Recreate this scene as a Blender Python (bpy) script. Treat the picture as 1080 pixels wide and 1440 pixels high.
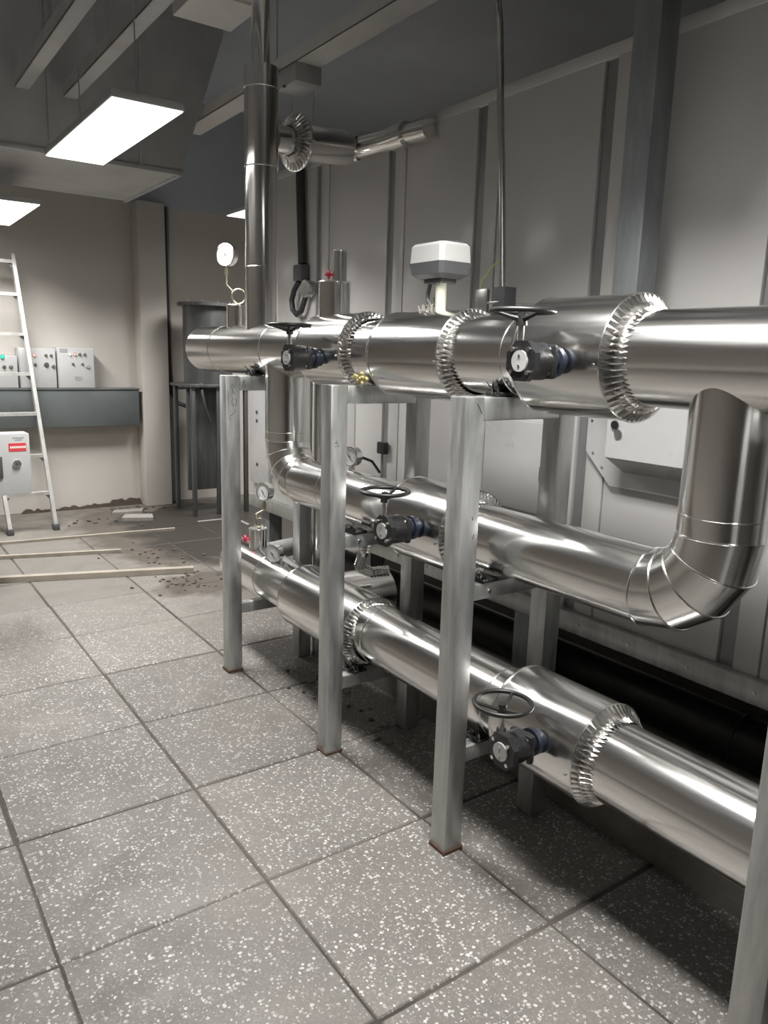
import bpy, bmesh, math, random
from mathutils import Vector, Matrix
random.seed(7)
PI = math.pi
for o in list(bpy.data.objects): bpy.data.objects.remove(o)
scene = bpy.context.scene
COL = scene.collection

# ------------------------------------------------------------------ camera
cam_d = bpy.data.cameras.new('camera'); cam = bpy.data.objects.new('camera', cam_d); COL.objects.link(cam)
cam_d.sensor_fit = 'VERTICAL'; cam_d.sensor_height = 36.0; cam_d.sensor_width = 27.0
cam_d.lens = 36.0 * 1071.0 / 1440.0; cam_d.clip_start = 0.05
RX = Vector((0.81913541, -0.57290611, 0.0282094)); RD = Vector((-0.09231996, -0.18021728, -0.97928482)); RF = Vector((0.56612208, 0.79956258, -0.20051302))
m = Matrix.Identity(4)
for i in range(3):
    m[i][0] = RX[i]; m[i][1] = -RD[i]; m[i][2] = -RF[i]
m[0][3], m[1][3], m[2][3] = 0, 0, 1.5825
cam.matrix_world = m
scene.camera = cam
# ------------------------------------------------------------------ world and exposure
w = bpy.data.worlds.new('world'); scene.world = w; w.use_nodes = True
w.node_tree.nodes['Background'].inputs[0].default_value = (0.6, 0.65, 0.7, 1)
w.node_tree.nodes['Background'].inputs[1].default_value = 0.0   # closed room, no sky
vs = scene.view_settings
vs.view_transform = 'Standard'; vs.look = 'None'; vs.gamma = 1.0; vs.use_curve_mapping = False
vs.exposure = 0.08
LAMP_WATT = 54.0      # each ceiling panel lamp

# ------------------------------------------------------------------ materials
def mat(name, col, rough=0.5, metal=0.0, var=0.0, vscale=8.0, stretch=(1, 1, 1), bump=0.0, bscale=20.0, rvar=0.0, spec=0.5, col2=None, rand=0.0, coat=0.0):
    M = bpy.data.materials.new(name); M.use_nodes = True
    nt = M.node_tree; N = nt.nodes; L = nt.links
    b = N['Principled BSDF']
    b.inputs['Metallic'].default_value = metal; b.inputs['Roughness'].default_value = rough
    b.inputs['Base Color'].default_value = (*col, 1)
    b.inputs['Specular IOR Level'].default_value = spec
    b.inputs['Coat Weight'].default_value = coat
    geo = N.new('ShaderNodeNewGeometry')
    mp = N.new('ShaderNodeMapping'); mp.inputs['Scale'].default_value = stretch
    L.new(geo.outputs['Position'], mp.inputs['Vector'])
    if var > 0 or col2 or rvar > 0:
        n = N.new('ShaderNodeTexNoise'); n.inputs['Scale'].default_value = vscale; n.inputs['Detail'].default_value = 2 if metal == 1.0 else 5
        n.inputs['Roughness'].default_value = 0.6
        L.new(mp.outputs[0], n.inputs['Vector'])
        if var > 0 or col2:
            r = N.new('ShaderNodeValToRGB'); L.new(n.outputs['Fac'], r.inputs[0])
            c2 = col2 if col2 else tuple(c * (1 - var) for c in col)
            r.color_ramp.elements[0].position = 0.32; r.color_ramp.elements[1].position = 0.68
            r.color_ramp.elements[0].color = (*c2, 1); r.color_ramp.elements[1].color = (*[min(1, c * (1 + var * .5)) for c in col], 1)
            out = r.outputs[0]
            if rand > 0:
                oi = N.new('ShaderNodeObjectInfo'); mr = N.new('ShaderNodeMapRange')
                mr.inputs[3].default_value = 1 - rand; mr.inputs[4].default_value = 1 + rand
                L.new(oi.outputs['Random'], mr.inputs[0])
                mx = N.new('ShaderNodeMix'); mx.data_type = 'RGBA'; mx.blend_type = 'MULTIPLY'; mx.inputs[0].default_value = 1
                L.new(out, mx.inputs[6]); L.new(mr.outputs[0], mx.inputs[7]); out = mx.outputs[2]
            L.new(out, b.inputs['Base Color'])
        if rvar > 0:
            mr = N.new('ShaderNodeMapRange'); mr.inputs[3].default_value = max(0.02, rough - rvar); mr.inputs[4].default_value = rough + rvar
            mr.inputs[1].default_value = .3; mr.inputs[2].default_value = .7
            L.new(n.outputs['Fac'], mr.inputs[0]); L.new(mr.outputs[0], b.inputs['Roughness'])
    if bump > 0:
        n2 = N.new('ShaderNodeTexNoise'); n2.inputs['Scale'].default_value = bscale; n2.inputs['Detail'].default_value = 3
        L.new(mp.outputs[0], n2.inputs['Vector'])
        bp = N.new('ShaderNodeBump'); bp.inputs['Strength'].default_value = bump; bp.inputs['Distance'].default_value = 0.01
        L.new(n2.outputs['Fac'], bp.inputs['Height']); L.new(bp.outputs[0], b.inputs['Normal'])
    return M

def emit(name, col, s):
    M = bpy.data.materials.new(name); M.use_nodes = True
    b = M.node_tree.nodes['Principled BSDF']
    b.inputs['Base Color'].default_value = (*col, 1); b.inputs['Emission Color'].default_value = (*col, 1); b.inputs['Emission Strength'].default_value = s
    return M

MT = {}
MT['alu'] = mat('aluminium_jacket', (.86, .85, .83), .19, 1.0, var=.035, vscale=2.5, bump=.06, bscale=7, rvar=.03)
MT['alu_h'] = mat('aluminium_jacket_rolled_lengthwise', (.86, .85, .83), .18, 1.0, var=.06, vscale=26, stretch=(1, .05, 1), bump=.075, bscale=22, rvar=.05)
MT['alu_v'] = mat('aluminium_jacket_rolled_upright', (.86, .85, .83), .18, 1.0, var=.06, vscale=26, stretch=(1, 1, .05), bump=.075, bscale=22, rvar=.05)
MT['alu_fold'] = mat('aluminium_crimp', (.80, .79, .77), .22, 1.0, var=.05, vscale=30)
MT['galv'] = mat('galvanized_steel', (.56, .57, .56), .42, .85, var=.22, vscale=9, stretch=(3, 3, .5), bump=.05, bscale=30, rvar=.1)
MT['galv_dark'] = mat('dull_galvanized_steel', (.30, .32, .33), .5, .6, var=.2, vscale=8, stretch=(3, 3, .5))
MT['white'] = mat('white_powder_coat', (.49, .49, .485), .30, 0, var=.04, vscale=3, rvar=.05)
MT['panel'] = mat('coated_sandwich_panel', (.57, .56, .545), .24, 0, var=.05, vscale=1.4, bump=.03, bscale=2.5, spec=.6)
MT['profile'] = mat('grey_aluminium_profile', (.30, .30, .30), .4, .5, var=.08)
MT['profile_lt'] = mat('pale_aluminium_profile', (.62, .62, .60), .3, .4, var=.08)
MT['black_iron'] = mat('black_cast_iron', (.018, .018, .019), .38, 0, var=.3, vscale=60, bump=.1, bscale=120)
MT['wheel'] = mat('dark_painted_wheel', (.014, .014, .013), .42, 0, var=.3, vscale=50)
MT['blue'] = mat('dark_blue_paint', (.014, .019, .033), .45, 0, var=.3, vscale=40)
MT['chrome'] = mat('bright_steel', (.82, .81, .79), .2, 1.0)
MT['steel'] = mat('zinc_steel', (.62, .62, .60), .28, 1.0, var=.1, vscale=30)
MT['brass'] = mat('nickel_brass', (.55, .52, .40), .3, 1.0)
MT['black'] = mat('black_rubber', (.012, .012, .013), .5, 0, var=.3)
MT['void'] = mat('black_liner', (.03, .03, .029), .42, 0, var=.5, vscale=3)
MT['red'] = mat('red_plastic', (.45, .02, .05), .35)
MT['redlabel'] = mat('red_label', (.62, .06, .07), .45)
MT['dial'] = mat('dial_white', (.70, .70, .70), .5)
MT['disc'] = mat('pale_metal_disc', (.42, .42, .41), .4)
MT['ink'] = mat('dark_ink', (.07, .07, .07), .6)
MT['print'] = mat('white_print', (.85, .8, .78), .5)
MT['greyprint'] = mat('grey_print', (.36, .36, .38), .5)
MT['plastic_w'] = mat('light_grey_plastic', (.52, .52, .505), .4, var=.03)
MT['plastic_d'] = mat('dark_grey_plastic', (.10, .10, .105), .45, var=.05)
MT['cream'] = mat('cream_cast_metal', (.60, .60, .50), .4, var=.05)
MT['wool'] = mat('yellow_glass_wool', (.62, .55, .24), .9, var=.3, vscale=120, bump=.5, bscale=200)
MT['wall'] = mat('painted_plaster', (.60, .565, .52), .65, 0, var=.05, vscale=1.5, bump=.04, bscale=60)
MT['darkpaint'] = mat('dark_blue_grey_paint', (.50, .54, .59), .5, 0, var=.10, vscale=1.2)
MT['duct'] = mat('galvanized_duct_sheet', (.58, .58, .57), .45, .2, var=.14, vscale=3)
MT['duct_lt'] = mat('bright_duct_sheet', (.78, .765, .73), .4, .1, var=.08, vscale=3)
MT['concrete'] = mat('dusty_concrete', (.185, .169, .147), .85, 0, var=.3, vscale=3, bump=.25, bscale=30)
MT['joint'] = mat('dirty_joint_fill', (.115, .103, .088), .95, 0, vscale=2.6, col2=(.034, .029, .024))
MT['curb'] = mat('concrete_plinth', (.20, .188, .168), .85, 0, var=.3, vscale=6, bump=.2, bscale=40)
MT['dark_patch'] = mat('dark_floor', (.055, .050, .043), .34, 0, var=.25, vscale=4)
MT['dirt'] = mat('brown_dirt', (.12, .095, .075), .95, 0, var=.4, vscale=60, bump=.4, bscale=90)
MT['rubble'] = mat('pale_mortar', (.27, .255, .235), .9, 0, var=.2, vscale=40, bump=.3, bscale=80)
MT['batten'] = mat('dusty_batten', (.36, .32, .265), .7, 0, var=.2, vscale=10)
MT['teal'] = mat('grey_green_trunking', (.135, .15, .148), .45, .2, var=.12, vscale=4)
MT['rust'] = mat('rusty_weld', (.10, .055, .035), .85, 0, var=.5, vscale=60)
MT['ladder'] = mat('ladder_aluminium', (.66, .655, .63), .36, .55, var=.18, vscale=12)
MT['tank'] = mat('dull_grey_steel', (.16, .165, .165), .4, .7, var=.3, vscale=6, stretch=(3, 3, .4))
MT['cable'] = mat('black_conduit', (.03, .03, .031), .5)
MT['ywire'] = mat('yellow_green_wire', (.55, .6, .25), .5)
MT['pvc'] = mat('grey_pipe', (.30, .30, .295), .4, .2, var=.1)
MT['glow'] = emit('lamp_diffuser', (1.0, .985, .955), 3.0)
MT['led_g'] = emit('green_indicator', (.02, .8, .35), 1.2)
MT['led_w'] = emit('white_indicator', (1, .95, .92), 1.6)
MT['led_r'] = emit('red_indicator', (1, .35, .3), 1.0)

def ragged_mask(N, L, pos, c=(2.82, 6.4, 0), r=(.92, 1.35), ns=2.6, hi=.72, lo=.52):
    # dark floor patch around the pilaster corner: an ellipse with a ragged edge
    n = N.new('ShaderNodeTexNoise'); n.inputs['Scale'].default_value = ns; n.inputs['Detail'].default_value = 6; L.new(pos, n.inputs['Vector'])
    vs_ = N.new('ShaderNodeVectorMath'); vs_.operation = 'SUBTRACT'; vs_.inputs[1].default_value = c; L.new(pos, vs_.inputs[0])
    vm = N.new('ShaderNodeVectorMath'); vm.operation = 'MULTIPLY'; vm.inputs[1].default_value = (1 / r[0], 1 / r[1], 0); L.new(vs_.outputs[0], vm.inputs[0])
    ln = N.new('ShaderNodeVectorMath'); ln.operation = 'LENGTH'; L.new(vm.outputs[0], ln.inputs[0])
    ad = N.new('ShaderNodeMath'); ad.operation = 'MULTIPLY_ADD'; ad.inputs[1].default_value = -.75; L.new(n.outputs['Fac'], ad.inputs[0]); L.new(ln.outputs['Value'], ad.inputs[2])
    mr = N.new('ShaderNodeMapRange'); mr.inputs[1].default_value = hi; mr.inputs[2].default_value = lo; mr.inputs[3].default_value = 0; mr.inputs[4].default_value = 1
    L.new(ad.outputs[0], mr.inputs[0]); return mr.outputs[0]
def add_floor_patches(M):
    nt = M.node_tree; N = nt.nodes; L = nt.links; b = N['Principled BSDF']
    geo = N.new('ShaderNodeNewGeometry'); pos = geo.outputs['Position']
    for c, r in (((2.1, 6.5, 0), (.62, 1.35)), ((1.98, 4.86, 0), (.42, .30))):      # ragged brown dirt trodden around the battens
        g = ragged_mask(N, L, pos, c, r, 6.5, .68, .38)
        mx = N.new('ShaderNodeMix'); mx.data_type = 'RGBA'; L.new(g, mx.inputs[0]); L.new(b.inputs['Base Color'].links[0].from_socket, mx.inputs[6])
        mx.inputs[7].default_value = (.095, .080, .064, 1); L.new(mx.outputs[2], b.inputs['Base Color'])
    f = ragged_mask(N, L, pos)
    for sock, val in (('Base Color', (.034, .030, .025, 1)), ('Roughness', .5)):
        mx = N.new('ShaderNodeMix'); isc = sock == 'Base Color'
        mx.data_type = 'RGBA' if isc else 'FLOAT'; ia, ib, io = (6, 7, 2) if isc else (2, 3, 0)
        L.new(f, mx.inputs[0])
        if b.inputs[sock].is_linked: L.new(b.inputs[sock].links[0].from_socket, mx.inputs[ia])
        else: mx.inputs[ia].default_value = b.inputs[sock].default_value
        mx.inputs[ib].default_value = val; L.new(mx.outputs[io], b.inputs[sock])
add_floor_patches(MT['concrete'])
def terrazzo():
    M = bpy.data.materials.new('terrazzo_tile'); M.use_nodes = True
    nt = M.node_tree; N = nt.nodes; L = nt.links; b = N['Principled BSDF']
    geo = N.new('ShaderNodeNewGeometry'); pos = geo.outputs['Position']
    def noise(s, d=4):
        n = N.new('ShaderNodeTexNoise'); n.inputs['Scale'].default_value = s; n.inputs['Detail'].default_value = d; L.new(pos, n.inputs['Vector']); return n.outputs['Fac']
    def mr(x, a, bb, c, d):
        k = N.new('ShaderNodeMapRange'); k.inputs[1].default_value = a; k.inputs[2].default_value = bb; k.inputs[3].default_value = c; k.inputs[4].default_value = d
        L.new(x, k.inputs[0]); return k.outputs[0]
    def math_(op, x, y):
        k = N.new('ShaderNodeMath'); k.operation = op
        for i, v in enumerate((x, y)):
            if isinstance(v, (int, float)): k.inputs[i].default_value = v
            else: L.new(v, k.inputs[i])
        return k.outputs[0]
    def mix(f, a, bb, mode='MIX'):
        k = N.new('ShaderNodeMix'); k.data_type = 'RGBA'; k.blend_type = mode
        for i, v in ((0, f), (6, a), (7, bb)):
            if isinstance(v, (int, float)): k.inputs[i].default_value = v
            elif isinstance(v, tuple): k.inputs[i].default_value = (*v, 1)
            else: L.new(v, k.inputs[i])
        return k.outputs[2]
    def chips(scale, size, keep):
        # warp a little so that chips are angular
        v = N.new('ShaderNodeTexVoronoi'); v.voronoi_dimensions = '2D'; v.inputs['Scale'].default_value = scale; v.distance = 'MINKOWSKI'; v.inputs['Exponent'].default_value = 1.4
        nn = N.new('ShaderNodeTexNoise'); nn.inputs['Scale'].default_value = scale * 1.3; L.new(pos, nn.inputs['Vector'])
        vm = N.new('ShaderNodeVectorMath'); vm.operation = 'MULTIPLY_ADD'; vm.inputs[1].default_value = (.012, .012, 0)
        L.new(nn.outputs['Color'], vm.inputs[0]); L.new(pos, vm.inputs[2]); L.new(vm.outputs[0], v.inputs['Vector'])
        sep = N.new('ShaderNodeSeparateColor'); L.new(v.outputs['Color'], sep.inputs[0])
        rad = math_('MULTIPLY', sep.outputs[0], size)
        near = math_('LESS_THAN', v.outputs['Distance'], rad)
        return math_('MULTIPLY', near, math_('LESS_THAN', sep.outputs[1], keep)), sep.outputs[2]
    c1, t1 = chips(88, .52, .46)
    c2, t2 = chips(170, .5, .45)
    oi = N.new('ShaderNodeObjectInfo')
    base = mix(mr(noise(2.2), .3, .7, 0, 1), (.138, .128, .117), (.182, .170, .156))
    base = mix(mr(noise(70, 2), .35, .7, 0, .45), base, (.105, .098, .088))
    col = mix(math_('MULTIPLY', c2, .5), base, (.34, .325, .30))
    tone = mix(t1, (.33, .32, .30), (.58, .565, .54))
    col = mix(math_('MULTIPLY', c1, .9), col, tone)
    # dust lying over the far tiles
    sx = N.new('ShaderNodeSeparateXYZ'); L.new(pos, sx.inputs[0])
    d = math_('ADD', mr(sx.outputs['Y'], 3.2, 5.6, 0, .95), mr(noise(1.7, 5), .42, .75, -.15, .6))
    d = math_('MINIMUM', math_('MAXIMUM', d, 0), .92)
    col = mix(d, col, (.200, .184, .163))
    # brown stains
    st = mr(noise(1.1, 6), .60, .78, 0, .45)
    col = mix(st, col, (.13, .112, .092))
    k = mr(oi.outputs['Random'], 0, 1, .88, 1.08)
    col = mix(1.0, col, k, 'MULTIPLY')
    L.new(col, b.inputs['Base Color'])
    L.new(mr(noise(6), .3, .7, .42, .7), b.inputs['Roughness'])
    bp = N.new('ShaderNodeBump'); bp.inputs['Strength'].default_value = .12; bp.inputs['Distance'].default_value = .004
    L.new(noise(90, 2), bp.inputs['Height']); L.new(bp.outputs[0], b.inputs['Normal'])
    return M
MT['terrazzo'] = terrazzo(); add_floor_patches(MT['terrazzo'])

# ------------------------------------------------------------------ mesh builder
class MB:
    def __init__(self): self.v = []; self.f = []
    def add(self, vs, fs):
        k = len(self.v); self.v += [Vector(v) for v in vs]; self.f += [tuple(i + k for i in f) for f in fs]; return self
    def box(self, a, b):
        x0, y0, z0 = a; x1, y1, z1 = b
        return self.add([(x0, y0, z0), (x1, y0, z0), (x1, y1, z0), (x0, y1, z0), (x0, y0, z1), (x1, y0, z1), (x1, y1, z1), (x0, y1, z1)],
                        [(3, 2, 1, 0), (4, 5, 6, 7), (0, 1, 5, 4), (1, 2, 6, 5), (2, 3, 7, 6), (3, 0, 4, 7)])
    def bbox(self, a, b, bev=.004, seg=2):
        bm = bmesh.new(); bmesh.ops.create_cube(bm, size=1)
        c = [(p + q) / 2 for p, q in zip(a, b)]; s = [abs(q - p) for p, q in zip(a, b)]
        for v in bm.verts: v.co = Vector((c[0] + v.co.x * s[0], c[1] + v.co.y * s[1], c[2] + v.co.z * s[2]))
        bmesh.ops.bevel(bm, geom=bm.edges[:], offset=min(bev, min(s) * .45), segments=seg, affect='EDGES', profile=.5)
        bm.verts.index_update()
        self.add([v.co.copy() for v in bm.verts], [tuple(v.index for v in f.verts) for f in bm.faces]); bm.free(); return self
    def prism(self, poly, axis, a, b):
        n = len(poly)
        def P(u, w, t):
            return {'x': (t, u, w), 'y': (u, t, w), 'z': (u, w, t)}[axis]
        vs = [P(u, w, a) for u, w in poly] + [P(u, w, b) for u, w in poly]
        fs = [tuple(range(n))[::-1], tuple(range(n, 2 * n))] + [(i, (i + 1) % n, n + (i + 1) % n, n + i) for i in range(n)]
        return self.add(vs, fs)
    def cyl(self, p0, p1, r, r2=None, seg=24, caps=True):
        p0 = Vector(p0); p1 = Vector(p1); r2 = r if r2 is None else r2
        d = (p1 - p0).normalized(); u = d.orthogonal().normalized(); w = d.cross(u)
        vs = []
        for p, rr in ((p0, r), (p1, r2)):
            for i in range(seg):
                a = 2 * PI * i / seg; vs.append(p + (u * math.cos(a) + w * math.sin(a)) * rr)
        fs = [(i, (i + 1) % seg, seg + (i + 1) % seg, seg + i) for i in range(seg)]
        if caps: fs += [tuple(range(seg))[::-1], tuple(range(seg, 2 * seg))]
        return self.add(vs, fs)
    def rings(self, rings, close=False, cap0=False, cap1=False):
        n = len(rings[0]); vs = [v for r in rings for v in r]; fs = []
        m_ = len(rings)
        for k in range(m_ if close else m_ - 1):
            k2 = (k + 1) % m_
            fs += [(k * n + i, k * n + (i + 1) % n, k2 * n + (i + 1) % n, k2 * n + i) for i in range(n)]
        if cap0: fs.append(tuple(range(n))[::-1])
        if cap1: fs.append(tuple(range((m_ - 1) * n, m_ * n)))
        return self.add(vs, fs)
    def tube(self, path, r, seg=10, closed=False):
        P = [Vector(p) for p in path]; n = len(P); R = []
        u = None
        for i in range(n):
            if closed: d = (P[(i + 1) % n] - P[i - 1])
            else: d = P[min(i + 1, n - 1)] - P[max(i - 1, 0)]
            d.normalize()
            if u is None: u = d.orthogonal().normalized()
            u = (u - d * u.dot(d)).normalized(); w_ = d.cross(u)
            rr = r[i] if isinstance(r, (list, tuple)) else r
            R.append([P[i] + (u * math.cos(2 * PI * k / seg) + w_ * math.sin(2 * PI * k / seg)) * rr for k in range(seg)])
        return self.rings(R, close=closed, cap0=not closed, cap1=not closed)
    def torus(self, c, axis, R, r, seg=40, s2=10):
        d = Vector(axis).normalized(); u = d.orthogonal().normalized(); w_ = d.cross(u); c = Vector(c)
        rs = []
        for i in range(seg):
            a = 2 * PI * i / seg; e = u * math.cos(a) + w_ * math.sin(a)
            rs.append([c + e * (R + r * math.cos(2 * PI * k / s2)) + d * (r * math.sin(2 * PI * k / s2)) for k in range(s2)])
        return self.rings(rs, close=True)
    def build(self, name, material, parent=None, smooth=True, angle=38, world=True):
        me = bpy.data.meshes.new(name)
        off = parent_world(parent) if (parent is not None and world) else Vector((0, 0, 0))
        me.from_pydata([tuple(v - off) for v in self.v], [], self.f)
        bm = bmesh.new(); bm.from_mesh(me); bmesh.ops.recalc_face_normals(bm, faces=bm.faces[:]); bm.to_mesh(me); bm.free()
        me.materials.append(MT[material])
        if smooth:
            for p in me.polygons: p.use_smooth = True
            me.set_sharp_from_angle(angle=math.radians(angle))
        o = bpy.data.objects.new(name, me); COL.objects.link(o)
        if parent is not None: o.parent = parent
        return o

def parent_world(o):
    v = Vector((0, 0, 0))
    while o is not None: v = v + o.location; o = o.parent
    return v
def thing(name, label, cat, loc=(0, 0, 0), group=None):
    o = bpy.data.objects.new(name, None); COL.objects.link(o); o.location = loc; o.empty_display_size = .1
    return tag(o, label, cat, group)
def tag(o, label, cat, group=None):
    o['label'] = label; o['category'] = cat
    if group: o['group'] = group
    return o
def struct(o): o['kind'] = 'structure'; return o
def copy_tree(o, parent=None):
    c = o.copy(); COL.objects.link(c); c.parent = parent
    for ch in list(o.children): copy_tree(ch, c)
    return c

# ------------------------------------------------------------------ setting: floor, walls, ceiling
CEIL = 4.0; XL, YN, YF, XR = -2.3, -3.6, 7.86, 5.2
floor = struct(MB().box((XL, YN, -.1), (XR, YF + .2, -.0045)).build('floor', 'joint', smooth=False))
T = .6; XA = .923; Y0 = 4.866
for i in range(-6, 3):
    for j in range(-3, 14):
        x0 = XA + T * i; x1 = x0 + T; y1 = Y0 - T * j; y0 = y1 - T
        if x0 < XL - .3: continue
        g = .003
        a = MB()
        ja, jb, jc, jd = [random.uniform(-.0015, .005) for _ in range(4)]
        lo = max(x0, XL); hi = min(x1, 2.6)
        x0_, x1_, y0_, y1_ = lo + g + ja, hi - g - jb, y0 + g + jc, y1 - g - jd
        e = .004; dz = random.uniform(-.0012, .0006)
        a.add([(x0_, y0_, -.014), (x1_, y0_, -.014), (x1_, y1_, -.014), (x0_, y1_, -.014),
               (x0_, y0_, dz - e), (x1_, y0_, dz - e), (x1_, y1_, dz - e), (x0_, y1_, dz - e),
               (x0_ + e, y0_ + e, dz), (x1_ - e, y0_ + e, dz), (x1_ - e, y1_ - e, dz), (x0_ + e, y1_ - e, dz)],
              [(0, 1, 5, 4), (1, 2, 6, 5), (2, 3, 7, 6), (3, 0, 4, 7), (4, 5, 9, 8), (5, 6, 10, 9), (6, 7, 11, 10), (7, 4, 8, 11), (8, 9, 10, 11)])
        a.build('floor_tile', 'terrazzo', floor, smooth=False)
far_screed = MB().box((XL, Y0 + 3 * T + .004, -.014), (XR, YF, -.003))
far_screed.build('screed', 'concrete', floor, smooth=False)
MB().box((2.604, YN, -.014), (XR, Y0 + 3 * T, -.003)).build('screed', 'concrete', floor, smooth=False)

ceiling = struct(MB().box((XL, YN, CEIL), (XR, YF + .2, CEIL + .12)).build('ceiling', 'darkpaint', smooth=False))
WZ = 2.97
wf = struct(MB().box((XL, YF, 0), (XR, YF + .2, WZ)).build('wall_far', 'wall', smooth=False))
MB().box((XL, YF - .012, WZ), (XR, YF + .2, CEIL)).build('dark_upper_band', 'darkpaint', wf, smooth=False)
wr = struct(MB().box((XR, YN, 0), (XR + .2, YF, CEIL)).build('wall_right', 'wall', smooth=False))
wl = struct(MB().box((XL - .2, YN, 0), (XL, YF, CEIL)).build('wall_left', 'wall', smooth=False))
wn = struct(MB().box((XL, YN - .2, 0), (XR, YN, CEIL)).build('wall_near', 'wall', smooth=False))
pil = struct(MB().bbox((2.44, 7.66, 0), (2.71, YF, WZ), .008).build('trim_1', 'wall'))
pil['label'] = 'cream plaster pilaster projecting from the far wall'
# rough broken plaster along the wall foot
top_ = []; x = 1.30
while x < 2.43:
    top_.append((x, max(.004, .018 + .05 * max(0, (x - 1.75)) * 1.4 + random.uniform(-.014, .022)))); x += random.uniform(.02, .05)
rough = MB().prism([(1.28, -.01), (2.44, -.01)] + top_[::-1], 'y', YF - .03, YF + .01)
rough.build('broken_plaster_edge', 'dirt', wf)

# ------------------------------------------------------------------ air handling unit
AX = 2.40; AZ0, AZ1 = .57, 2.67; AY0, AY1 = -2.4, 5.06
ahu = thing('air_handling_unit', 'long white panelled air handling unit behind the pipe rack', 'air handler', (2.9, 1.3, .1))
MB().box((AX + .03, AY0 + .02, AZ0 + .02), (3.75, AY1 - .02, AZ1 - .02)).build('casing_core', 'profile', ahu, smooth=False)
STR = [4.17, 3.43, 2.75, 2.06, 1.36, .66, -.04, -.74]
prev = AY1
for s in STR + [AY0]:
    # wall panel between two joints
    hi = prev; lo = s + .006 if s != AY0 else s
    MB().bbox((AX, lo, AZ0), (AX + .05, hi, AZ1), .004).build('panel', 'panel', ahu)
    if s != AY0:
        MB().box((AX + .012, s - .05, AZ0), (AX + .05, s, AZ1)).build('joint_strip', 'profile', ahu, smooth=False)
        MB().bbox((AX - .003, s - .145, AZ0), (AX + .05, s - .056, AZ1), .004).build('frame_profile', 'panel', ahu)
        prev = s - .150
MB().bbox((AX - .004, AY0, AZ1 - .005), (AX + .08, AY1, AZ1 + .045), .006).build('top_rail', 'panel', ahu)
rail = MB().bbox((AX - .035, AY0, AZ0 - .085), (AX + .06, AY1, AZ0), .005).build('base_rail', 'galv', ahu)
rv = MB().cyl((AX - .04, 0, 0), (AX - .034, 0, 0), .006, seg=8).build('rivet', 'steel', rail, world=False)
rv.location = Vector((0, -.3, AZ0 - .04)) - Vector((0, 0, 0)) - parent_world(rail) + Vector((0, 0, 0))
for k in range(1, 16):
    c = rv.copy(); COL.objects.link(c); c.parent = rail; c.location = rv.location + Vector((0, k * .25, 0))
for yy in (4.9, 3.6, 2.3, 1.0, -.3, -1.8):
    MB().box((AX + .02, yy - .06, .1), (AX + .12, yy + .06, AZ0 - .085)).build('foot', 'galv_dark', ahu, smooth=False)
# door edge strip and latch low on the unit
MB().bbox((AX - .008, 3.70, AZ0 + .02), (AX + .02, 3.80, 1.62), .004).build('door_trim', 'profile_lt', ahu)
la = MB().bbox((AX - .045, 3.345, 1.06), (AX - .012, 3.415, 1.125), .006).build('door_latch', 'black_iron', ahu)
la['label'] = 'small black door latch'
# end access panel with screws
ep = MB().bbox((AX - .03, 4.76, .66), (AX, 5.05, 1.36), .005).build('end_cover', 'white', ahu)
for zz in (.80, 1.11, 1.17):
    MB().cyl((AX - .036, 4.93, zz), (AX - .028, 4.93, zz), .012, seg=10).build('screw', 'ink', ep)
# plinth
MB()
plinth = struct(MB().prism([(2.0, -2.6), (2.0, 3.15), (2.34, 3.25), (2.34, 5.1), (3.9, 5.1), (3.9, -2.6)], 'z', -.003, .10).build('trim_2', 'curb', smooth=False))
plinth['label'] = 'low concrete plinth under the air handling unit'
for k, (xx, zz, rr) in enumerate(((2.16, .165, .062), (2.66, .20, .095))):
    o = MB().cyl((xx, -2.3, zz), (xx, 3.1 + k * 1.5, zz), rr, seg=24)
    for yy in range(-2, 3): o.torus((xx, yy + .37, zz), (0, 1, 0), rr, .006, 24, 6)
    tag(o.build('drain_pipe', 'void'), ['slim black drain pipe lying on the front edge of the plinth', 'thick black drain pipe lying far back under the white unit'][k], 'pipe')

# electrical box and hooded box on the unit
eb = thing('electrical_box', 'plain white electrical box with a round embossed mark beside the steel post', 'electrical box', (2.35, 2.3, .96))
MB().bbox((2.305, 2.115, .95), (2.387, 2.50, 1.345), .012).build('body', 'white', eb)
MB().bbox((2.293, 2.125, .96), (2.309, 2.49, 1.335), .006).build('door', 'white', eb)
em = MB(); em.torus((2.2935, 2.33, 1.245), (1, 0, 0), .030, .0015, 28, 6); em.torus((2.2935, 2.33, 1.245), (1, 0, 0), .020, .0015, 28, 6)
em.bbox((2.291, 2.335, 1.225), (2.294, 2.342, 1.265), .001, 1); em.bbox((2.291, 2.315, 1.225), (2.294, 2.322, 1.265), .001, 1)
em.build('embossed_mark', 'plastic_w', eb)
MB().bbox((2.283, 2.128, 1.10), (2.295, 2.145, 1.16), .003).build('handle', 'ink', eb)
hb = thing('hooded_box', 'white hooded control box with key lock and chamfered back plate', 'electrical box', (2.36, 1.6, 1.12))
MB().prism([(1.985, 1.42), (1.985, 1.24), (1.86, 1.12), (1.20, 1.12), (1.20, 1.42)], 'x', 2.370, 2.396).build('back_plate', 'white', hb, smooth=False)
MB().prism([(2.255, 1.245), (2.255, 1.44), (2.38, 1.44), (2.38, 1.175)], 'y', 1.22, 1.80).build('hood', 'white', hb, smooth=False)
lk = MB().cyl((2.256, 1.745, 1.335), (2.244, 1.745, 1.335), .014, seg=18); lk.torus((2.246, 1.745, 1.335), (1, 0, 0), .013, .003, 20, 6)
lk = lk.build('lock', 'steel', hb)
fl = MB().cyl((2.25, 1.762, 1.365), (2.244, 1.762, 1.365), .015, seg=18); fl.bbox((2.244, 1.75, 1.345), (2.248, 1.756, 1.362), .001, 1)
fl.build('lock_cover', 'black_iron', lk)
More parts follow.
